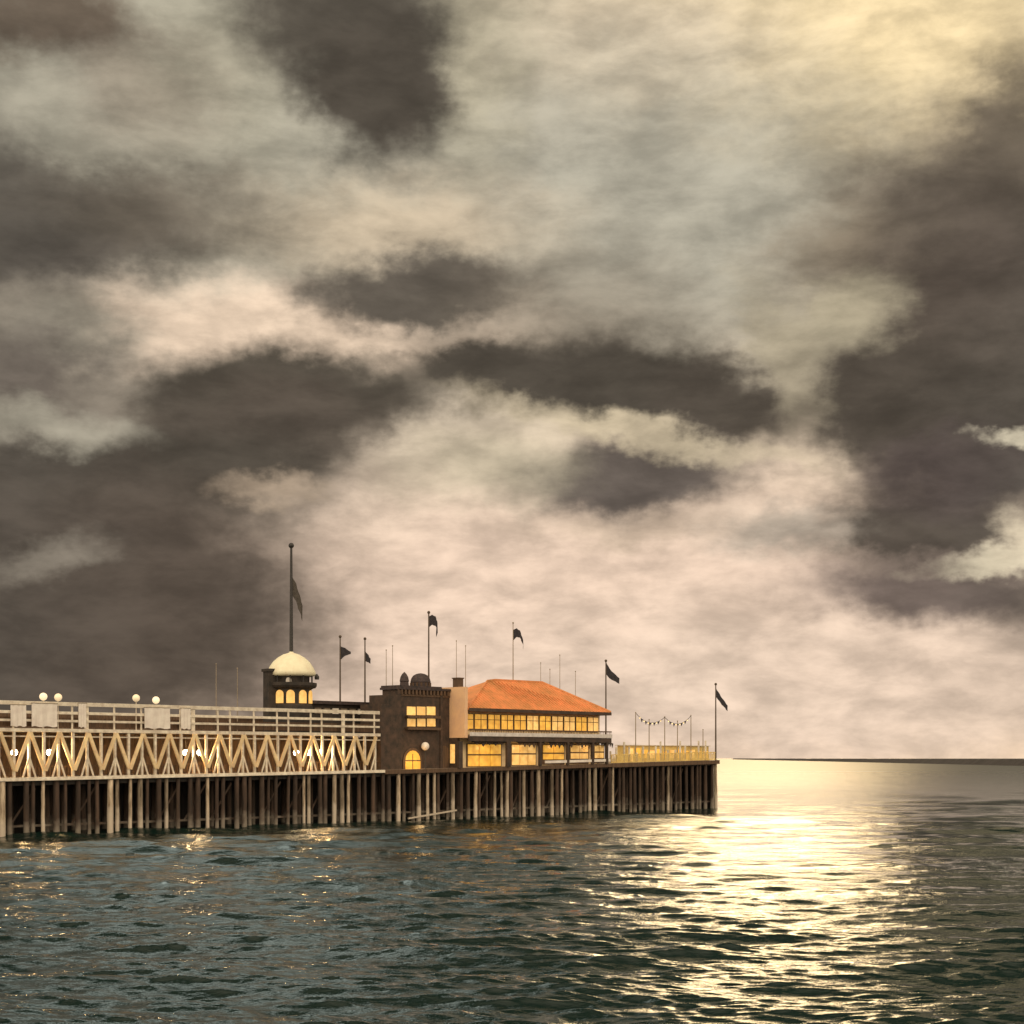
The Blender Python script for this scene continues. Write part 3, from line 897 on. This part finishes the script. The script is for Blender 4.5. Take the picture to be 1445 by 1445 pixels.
# domed turret
cx = X(605); R_ = 14.0 * Zd(605, BW) / F
b = MB(); b.lathe([(R_, zt + 0.2), (R_, hz(605, 963)), (R_ * 1.05, hz(605, 962)), (R_ * 0.95, hz(605, 957)), (R_ * 0.76, hz(605, 953)), (R_ * 0.45, hz(605, 950.5)), (0.1, hz(605, 949.5))], 20, cx, R_ + 0.2)
tu = b.build('domed_turret', M['slate'], bl, False)
b = MB()
for k in range(14):
    a = 2 * math.pi * k / 14
    b.box(cx + R_ * 1.0 * math.cos(a) - 0.07, cx + R_ * math.cos(a) + 0.07, R_ + 0.2 + R_ * math.sin(a) - 0.07, R_ + 0.2 + R_ * math.sin(a) + 0.07, zt + 0.2, hz(605, 963))
b.build('turret_rib', M['brown'], tu)
for i, (px0, px1) in enumerate(((574, 586), (588, 600), (602, 614))):
    b = MB(); b.box(X(px0), X(px1), -0.05, -0.001, hz(px0, 1009), hz(px0, 997)); b.build('upper_window', M['win_pale'], bl)
    b = MB(); b.box(X(px0) + .05, X(px1), -0.05, -0.001, hz(px0, 1025), hz(px0, 1014)); b.build('lower_window', M['win_pale'], bl)
b = MB(); b.box(X(571), X(617), -0.55, -0.055, hz(590, 1013.5), hz(590, 1010)); b.box(X(571), X(617), -0.55, -0.055, hz(590, 1030), hz(590, 1026.5)); b.build('balcony', M['brown'], bl)
b = MB()
b.arch(X(568), X(595), -0.09, -0.001, dz, hz(580, 1055)); b.build('door_frame', M['brown'], bl)
b = MB(); b.arch(X(571), X(592), -0.14, -0.091, dz + 0.02, hz(580, 1059)); dr = b.build('arched_door', M['win'], bl)
b = MB(); b.box(X(581) - .05, X(581) + .05, -0.17, -0.141, dz + 0.02, hz(580, 1064)); b.box(X(571), X(592), -0.17, -0.141, hz(580, 1074), hz(580, 1072.5)); b.build('glazing_bar', M['brown'], dr)
b = MB()
for i in range(15):
    x = wd * (i + 0.5) / 15
    b.box(x - 0.12, x + 0.12, -0.22, -0.003, zt - 0.75, zt - 0.252)
b.box(0, wd, -0.1, -0.004, zt - 0.95, zt - 0.76)
b.build('string_course', M['brown'], bl)
b = MB(); b.arch(X(622), X(632), -0.06, -0.002, dz, hz(627, 1052)); b.build('side_door', M['brown'], bl)
# pilasters
for px in (563, 622, 640):
    b = MB(); b.box(X(px) - 0.18, X(px) + 0.18, -0.14, -0.002, dz, zt - 0.26); b.build('pilaster', M['dark'], bl)
# big pale globe by the door
t = thing('wall_globe_lamp', 'large pale globe lamp beside the arched door of the dark block', 'lamp', S(600, BW - 0.5), BW - 0.5, 0)
zc = H(600, 1053, BW - 0.5)
b = MB(); b.ball((0, 0, zc), 0.45, 14, 10); b.build('globe', M['canvas'], t, True)
b = MB(); b.tube((0, 0, deck(S(600))), (0, 0, zc - 0.42), 0.07, 0.05); b.build('post', M['iron'], t)
point_light('door_light', S(580, BW), 0.6, H(580, 1072), 60, 0.3)

# ------------------------------------------------------------------ pavilion with orange roof
FW = 0.9                                      # wall line; balcony comes forward of it
ps0, ps1 = S(657), S(857)
pl = thing('pavilion', 'two-storey pavilion with orange hipped roof and rows of lit windows', 'building', ps0, 0, 0)
PL = ps1 - ps0; PD = 10.0
dz = deck(ps0); dz1 = deck(ps1)
ZE = 12.15
hx = lambda px, w=0.0: S(px, w) - ps0
b = MB(); b.box(0.05, PL - 0.05, FW + 0.25, PD, dz - 0.02, ZE - 0.1); b.build('wall', M['ochre'], pl)
b = MB(); b.box(-0.5, -0.002, -0.35, PD + 0.1, H(650, 1041, 0), H(650, 969, 0)); b.build('end_wall', M['pink'], pl)
b = MB(); b.box(-0.45, -0.003, 0.9, PD, dz, H(650, 1041, 0) - 0.002); b.build('lower_end_wall', M['dark'], pl)
b = MB(); b.box(-0.48, 0.25, 0.6, 1.5, H(650, 969, 0) + 0.001, H(650, 958, 1)); b.box(-0.56, 0.33, 0.52, 1.58, H(650, 958, 1) + .001, H(650, 956.5, 1)); b.build('chimney', M['brown'], pl)
# roof: gable against the end wall, hip towards the sea
ev = 0.5; er = 0.08; zr = H(730, 961.5, 5.0)
rx = hx(765, 5.0)
y0, y1 = -ev, PD + ev
A0 = (0.0, y0, ZE); A1 = (PL + er, y0, ZE); A2 = (PL + er, y1, ZE); A3 = (0.0, y1, ZE)
lx = hx(688, 5.0)
R0 = (lx, 5.0, zr - 0.15); R1 = (rx, 5.0, zr); RM = (rx * 0.55, 5.0, zr)
vs = [A0, A1, A2, A3, R0, RM, R1]; lo = [(x, y, z - 0.16) for x, y, z in vs[:4]]
b = MB(); b.add(vs + lo, [(0, 1, 6, 5, 4), (1, 2, 6), (2, 3, 4, 5, 6), (3, 0, 4), (0, 7, 8, 1), (1, 8, 9, 2), (2, 9, 10, 3), (7, 10, 9, 8), (3, 10, 7, 0)])
# rows of tile ribs on the two slopes in view
for i in range(46):
    x = 0.3 + i * (PL + er - 0.4) / 46
    f = 1.0 if lx < x < rx else (x / lx if x < lx else max(0.0, 1 - (x - rx) / (PL + er - rx)))
    if f > 0.05:
        zt_ = ZE + (zr - 0.15 * max(0.0, 1 - max(0, x - lx) / (rx * 0.55 - lx)) - ZE) * f
        b.bar((x, y0 + 0.02, ZE + 0.03), (x, y0 + (5 - y0) * f, zt_ + 0.03), 0.10, 0.08)
for i in range(20):
    y = y0 + 0.4 + i * (y1 - y0 - 0.8) / 19
    f = 1 - abs(y - 5) / (5 - y0)
    b.bar((PL + er - 0.02, y, ZE + 0.03), (PL + er - (PL + er - rx) * f, y, ZE + (zr - ZE) * f + 0.03), 0.10, 0.10)
b.build('roof', M['roof'], pl)
b = MB(); b.bar((lx, 5, zr - 0.09), (rx * 0.55, 5, zr + 0.06), 0.2, 0.22); b.bar((0.1, y0 + .1, ZE + 0.1), (lx, 5, zr - 0.1), 0.18, 0.2); b.bar((rx * 0.55, 5, zr + 0.06), (rx, 5, zr + 0.06), 0.2, 0.22)
b.bar((rx, 5, zr + 0.05), (PL + er, y0, ZE + 0.04), 0.18, 0.2)
b.build('ridge', M['roof'], pl)
b = MB(); b.box(0.02, PL + er - 0.05, -ev - 0.06, -ev - 0.005, ZE - 0.38, ZE - 0.02); b.box(PL + er + .004, PL + er + 0.05, -ev - 0.06, PD + ev, ZE - 0.38, ZE - 0.02)
b.build('eave_board', M['dark'], pl)
# upper storey windows
zu0, zu1 = H(657, 1029, 0) , H(657, 1007, 0)
nw = 11
for i in range(nw):
    x0 = 0.35 + (PL - 0.6) * i / nw; x1 = x0 + (PL - 0.6) / nw - 0.34
    fr = MB(); fr.box(x0 - 0.07, x1 + 0.07, FW + 0.12, FW + 0.249, zu0 - 0.05, zu1 + 0.08); fo = fr.build('window', M['brown'], pl)
    b = MB(); b.box(x0, x1, FW + 0.07, FW + 0.119, zu0, zu1); b.build('pane', M['win'] if i < 5 or i % 3 == 0 else M['win_pale'], fo)
    b = MB(); xm = (x0 + x1) / 2; b.box(xm - 0.04, xm + 0.04, FW + 0.03, FW + 0.069, zu0, zu1); b.box(x0, x1, FW + 0.035, FW + 0.066, zu0 + 1.1, zu0 + 1.17); b.build('glazing_bar', M['brown'], fo)
# balcony: floor with pale fascia, dark handrail and balusters
zf = H(657, 1038, 0)
b = MB(); b.box(0.02, PL + 0.15, -0.6, FW + 0.24, zf, zf + 0.12); b.build('balcony_floor', M['plank'], pl)
b = MB(); b.box(0.02, PL + 0.15, -0.66, -0.601, zf - 0.05, zf + 0.38); b.build('fascia', M['white'], pl)
b = MB(); b.box(0.02, PL + 0.1, -0.62, -0.52, zf + 0.62, zf + 0.76)
x = 0.15
while x < PL: b.box(x - .02, x + .02, -0.59, -0.55, zf + 0.381, zf + 0.619); x += 0.28
b.build('handrail', M['brown'], pl)
b = MB(); b.box(0.02, PL + 0.1, -0.58, -0.3, zf - 0.62, zf - 0.06); b.build('balcony_shade_beam', M['dark'], pl)  # dark beam stands for the shadow band under the balcony
# lower storey: posts, glazed bays, scalloped awnings, dado
cols_ = [649, 717, 762, 801, 836, 856]
for px in cols_:
    x = hx(px, -0.45); wdt = 0.3 if px in (649, 717) else 0.16
    zb = deck(ps0 + x)
    b = MB(); b.box(x - wdt, x + wdt, -0.6, -0.3, zb, zf - 0.63); b.build('column', M['dark'], pl)
for i, (a, c) in enumerate(((661, 708), (723, 757), (767, 797), (806, 831), (840, 853))):
    x0, x1 = hx(a, FW), hx(c, FW); zb = deck(ps0 + x0)
    zt2 = zf - 0.95
    fr = MB(); fr.box(x0 - 0.12, x1 + 0.12, FW + 0.13, FW + 0.249, zb + 0.1, zt2 + 0.1); fo = fr.build('window', M['brown'], pl)
    n2 = 3 if i < 2 else 2
    b = MB()
    for j in range(n2):
        xa = x0 + (x1 - x0) * j / n2 + 0.05; xb = x0 + (x1 - x0) * (j + 1) / n2 - 0.05
        b.box(xa, xb, FW + 0.08, FW + 0.129, zb + (0.15 if i < 2 else 0.7), zt2)
    b.build('pane', M['win'] if i in (0, 2) else M['win_pale'], fo)
    b = MB(); b.box(x0, x1, FW + 0.02, FW + 0.079, zb + 1.35, zb + 1.5); b.build('transom', M['brown'], fo)
    aw = MB(); m_ = 6
    for j in range(m_):
        xa = x0 - 0.3 + (x1 - x0 + 0.6) * j / m_; xb = x0 - 0.3 + (x1 - x0 + 0.6) * (j + 1) / m_
        drop = 0.25 + 0.45 * rnd.random()
        aw.add([(xa, FW, zf - 0.4), (xb, FW, zf - 0.4), (xb, -0.25, zf - 0.7), (xa, -0.25, zf - 0.7), ((xa + xb) / 2, -0.26, zf - 0.7 - drop),
                (xa, FW, zf - 0.44), (xb, FW, zf - 0.44), (xb, -0.22, zf - 0.74), (xa, -0.22, zf - 0.74), ((xa + xb) / 2, -0.22, zf - 0.72 - drop)],
               [(0, 1, 2, 3), (3, 2, 4), (8, 7, 6, 5), (9, 7, 8)])
    aw.build('awning', M['brown'] if i % 2 else M['dark'], pl)
lr_ = MB(); xa = hx(765, 0)
lr_.bar((xa, -0.45, deck(ps0 + xa) + 0.42), (PL, -0.45, dz1 + 0.42), 0.3, 0.08); lr_.build('low_rail', M['canvas'], pl)
b = MB(); b.box(-0.5, -0.451, 1.2, 1.9, dz + 0.5, dz + 2.6); b.build('side_window', M['win_pale'], pl)
for px in (690, 740, 790, 835):
    point_light('arcade_light', S(px), 0.25, deck(S(px)) + 2.1, 14, 0.15)
for px, lb in ((714, 'small white figurehead box on the pier edge below the first pavilion column'), ):
    pass

# ------------------------------------------------------------------ open outer deck: balustrade, light poles, festoon
o0, o1 = ps1 + 0.9, S1 - 0.3
ob = thing('deck_balustrade', 'yellow picket balustrade around the open outer end of the pier', 'balustrade', o0, 0.1, 0)
OL = o1 - o0
for zoff in (1.05, 0.15):
    b = MB(); b.bar((0, 0, deck(o0) + zoff), (OL, 0, deck(o1) + zoff), 0.1, 0.08); b.bar((OL, 0, deck(o1) + zoff), (OL, 9, deck(o1) + zoff), 0.08, 0.1); b.build('rail', M['yellow'], ob)
b = MB(); x = 0.0
while x < OL:
    b.box(x - .07, x + .07, -0.075, -0.045, deck(o0 + x) + 0.05, deck(o0 + x) + 1.0 + 0.12 * math.sin(x * 9)); x += 0.26
b.build('picket', M['yellow'], ob)
x = 0.0; 
while x < OL + 0.1:
    b = MB(); b.box(x - .09, x + .09, 0.05, 0.22, deck(o0 + x), deck(o0 + x) + rnd.choice((1.25, 1.5, 2.0, 2.6))); b.build('post', M['cream'], ob); x += OL / 14 * rnd.uniform(0.6, 1.4)
# low booth behind; its yellow wall carries the glow over this deck
bsn = thing('ticket_booth', 'low yellow ticket booth with small lit windows on the outer deck', 'booth', S(885, 5), 5, deck(S(885, 5)))
bl_ = S(1000, 5) - S(885, 5)
b = MB(); b.box(0, bl_, 0, 1.6, 0, 2.1); b.build('wall', M['yellow'], bsn)
b = MB(); b.box(-0.2, bl_ + 0.2, -0.2, 1.8, 2.101, 2.2); b.build('roof', M['cream'], bsn)
for i in range(12):
    x = bl_ * (i + 0.5) / 12
    b = MB(); hh = rnd.uniform(1.3, 2.0); b.box(x - 0.52, x + 0.5, -0.04, -0.001, 0.5 if i % 4 else 0.05, hh); b.build('window', M['win'] if i % 3 else M['win_pale'], bsn)

fz = []
fl = ((897, 1006, 'leftmost pole of the festoon on the outer deck'), (916, 1016, 'short pole second from left under the festoon'), (938, 1012, 'middle pole holding up the festoon'),
      (956, 1018, 'short pole right of the middle festoon pole'), (975, 1010, 'pole at the right end of the festoon string'), (992, 1030, 'lone short pole between festoon and corner flagpole'))
for px, yt, lb in fl:
    w = 3.0; s = S(px, w); zb = deck(s); zt_ = H(px, yt, w)
    t = thing('light_pole', lb + ', thin and pale', 'pole', s, w, zb, 'light poles on the outer deck')
    b = MB(); b.tube((0, 0, 0), (0, 0, zt_ - zb), 0.075, 0.05); b.build('shaft', M['palepole'], t)
    b = MB(); b.ball((0, 0, zt_ - zb + 0.05), 0.08, 8, 6); b.build('finial', M['palepole'], t, True)
    fz.append((s, zt_))
t = thing('festoon_string', 'sagging string of dark pennants and bulbs between thin poles on outer deck', 'festoon', fz[0][0], 3.0, 0)
b = MB(); pn = MB(); bu = MB()
for (sa, za), (sb, zb) in (((fz[0][0], fz[0][1]), (fz[2][0], fz[2][1])), ((fz[2][0], fz[2][1]), (fz[4][0], fz[4][1]))):
    pr = None
    for i in range(15):
        f = i / 14
        p = (sa + (sb - sa) * f - fz[0][0], 0.0, za + (zb - za) * f - 1.0 * 4 * f * (1 - f))
        if pr: b.tube(pr, p, 0.035, 0.035, 5)
        if 1 < i < 13 and i % 2:
            pn.add([(p[0] - 0.2, 0, p[2]), (p[0] + 0.2, 0, p[2]), (p[0], 0.05, p[2] - 0.4), (p[0] - 0.2, .03, p[2]), (p[0] + 0.2, .03, p[2]), (p[0], 0.08, p[2] - 0.4)],
                   [(0, 2, 1), (3, 4, 5), (0, 1, 4, 3), (1, 2, 5, 4), (2, 0, 3, 5)])
        elif 1 < i < 13:
            bu.ball((p[0], 0, p[2] - 0.08), 0.07, 6, 4)
        pr = p
b.build('cord', M['iron'], t); pn.build('pennant', M['flag'], t); bu.build('bulb', M['bulb'], t)
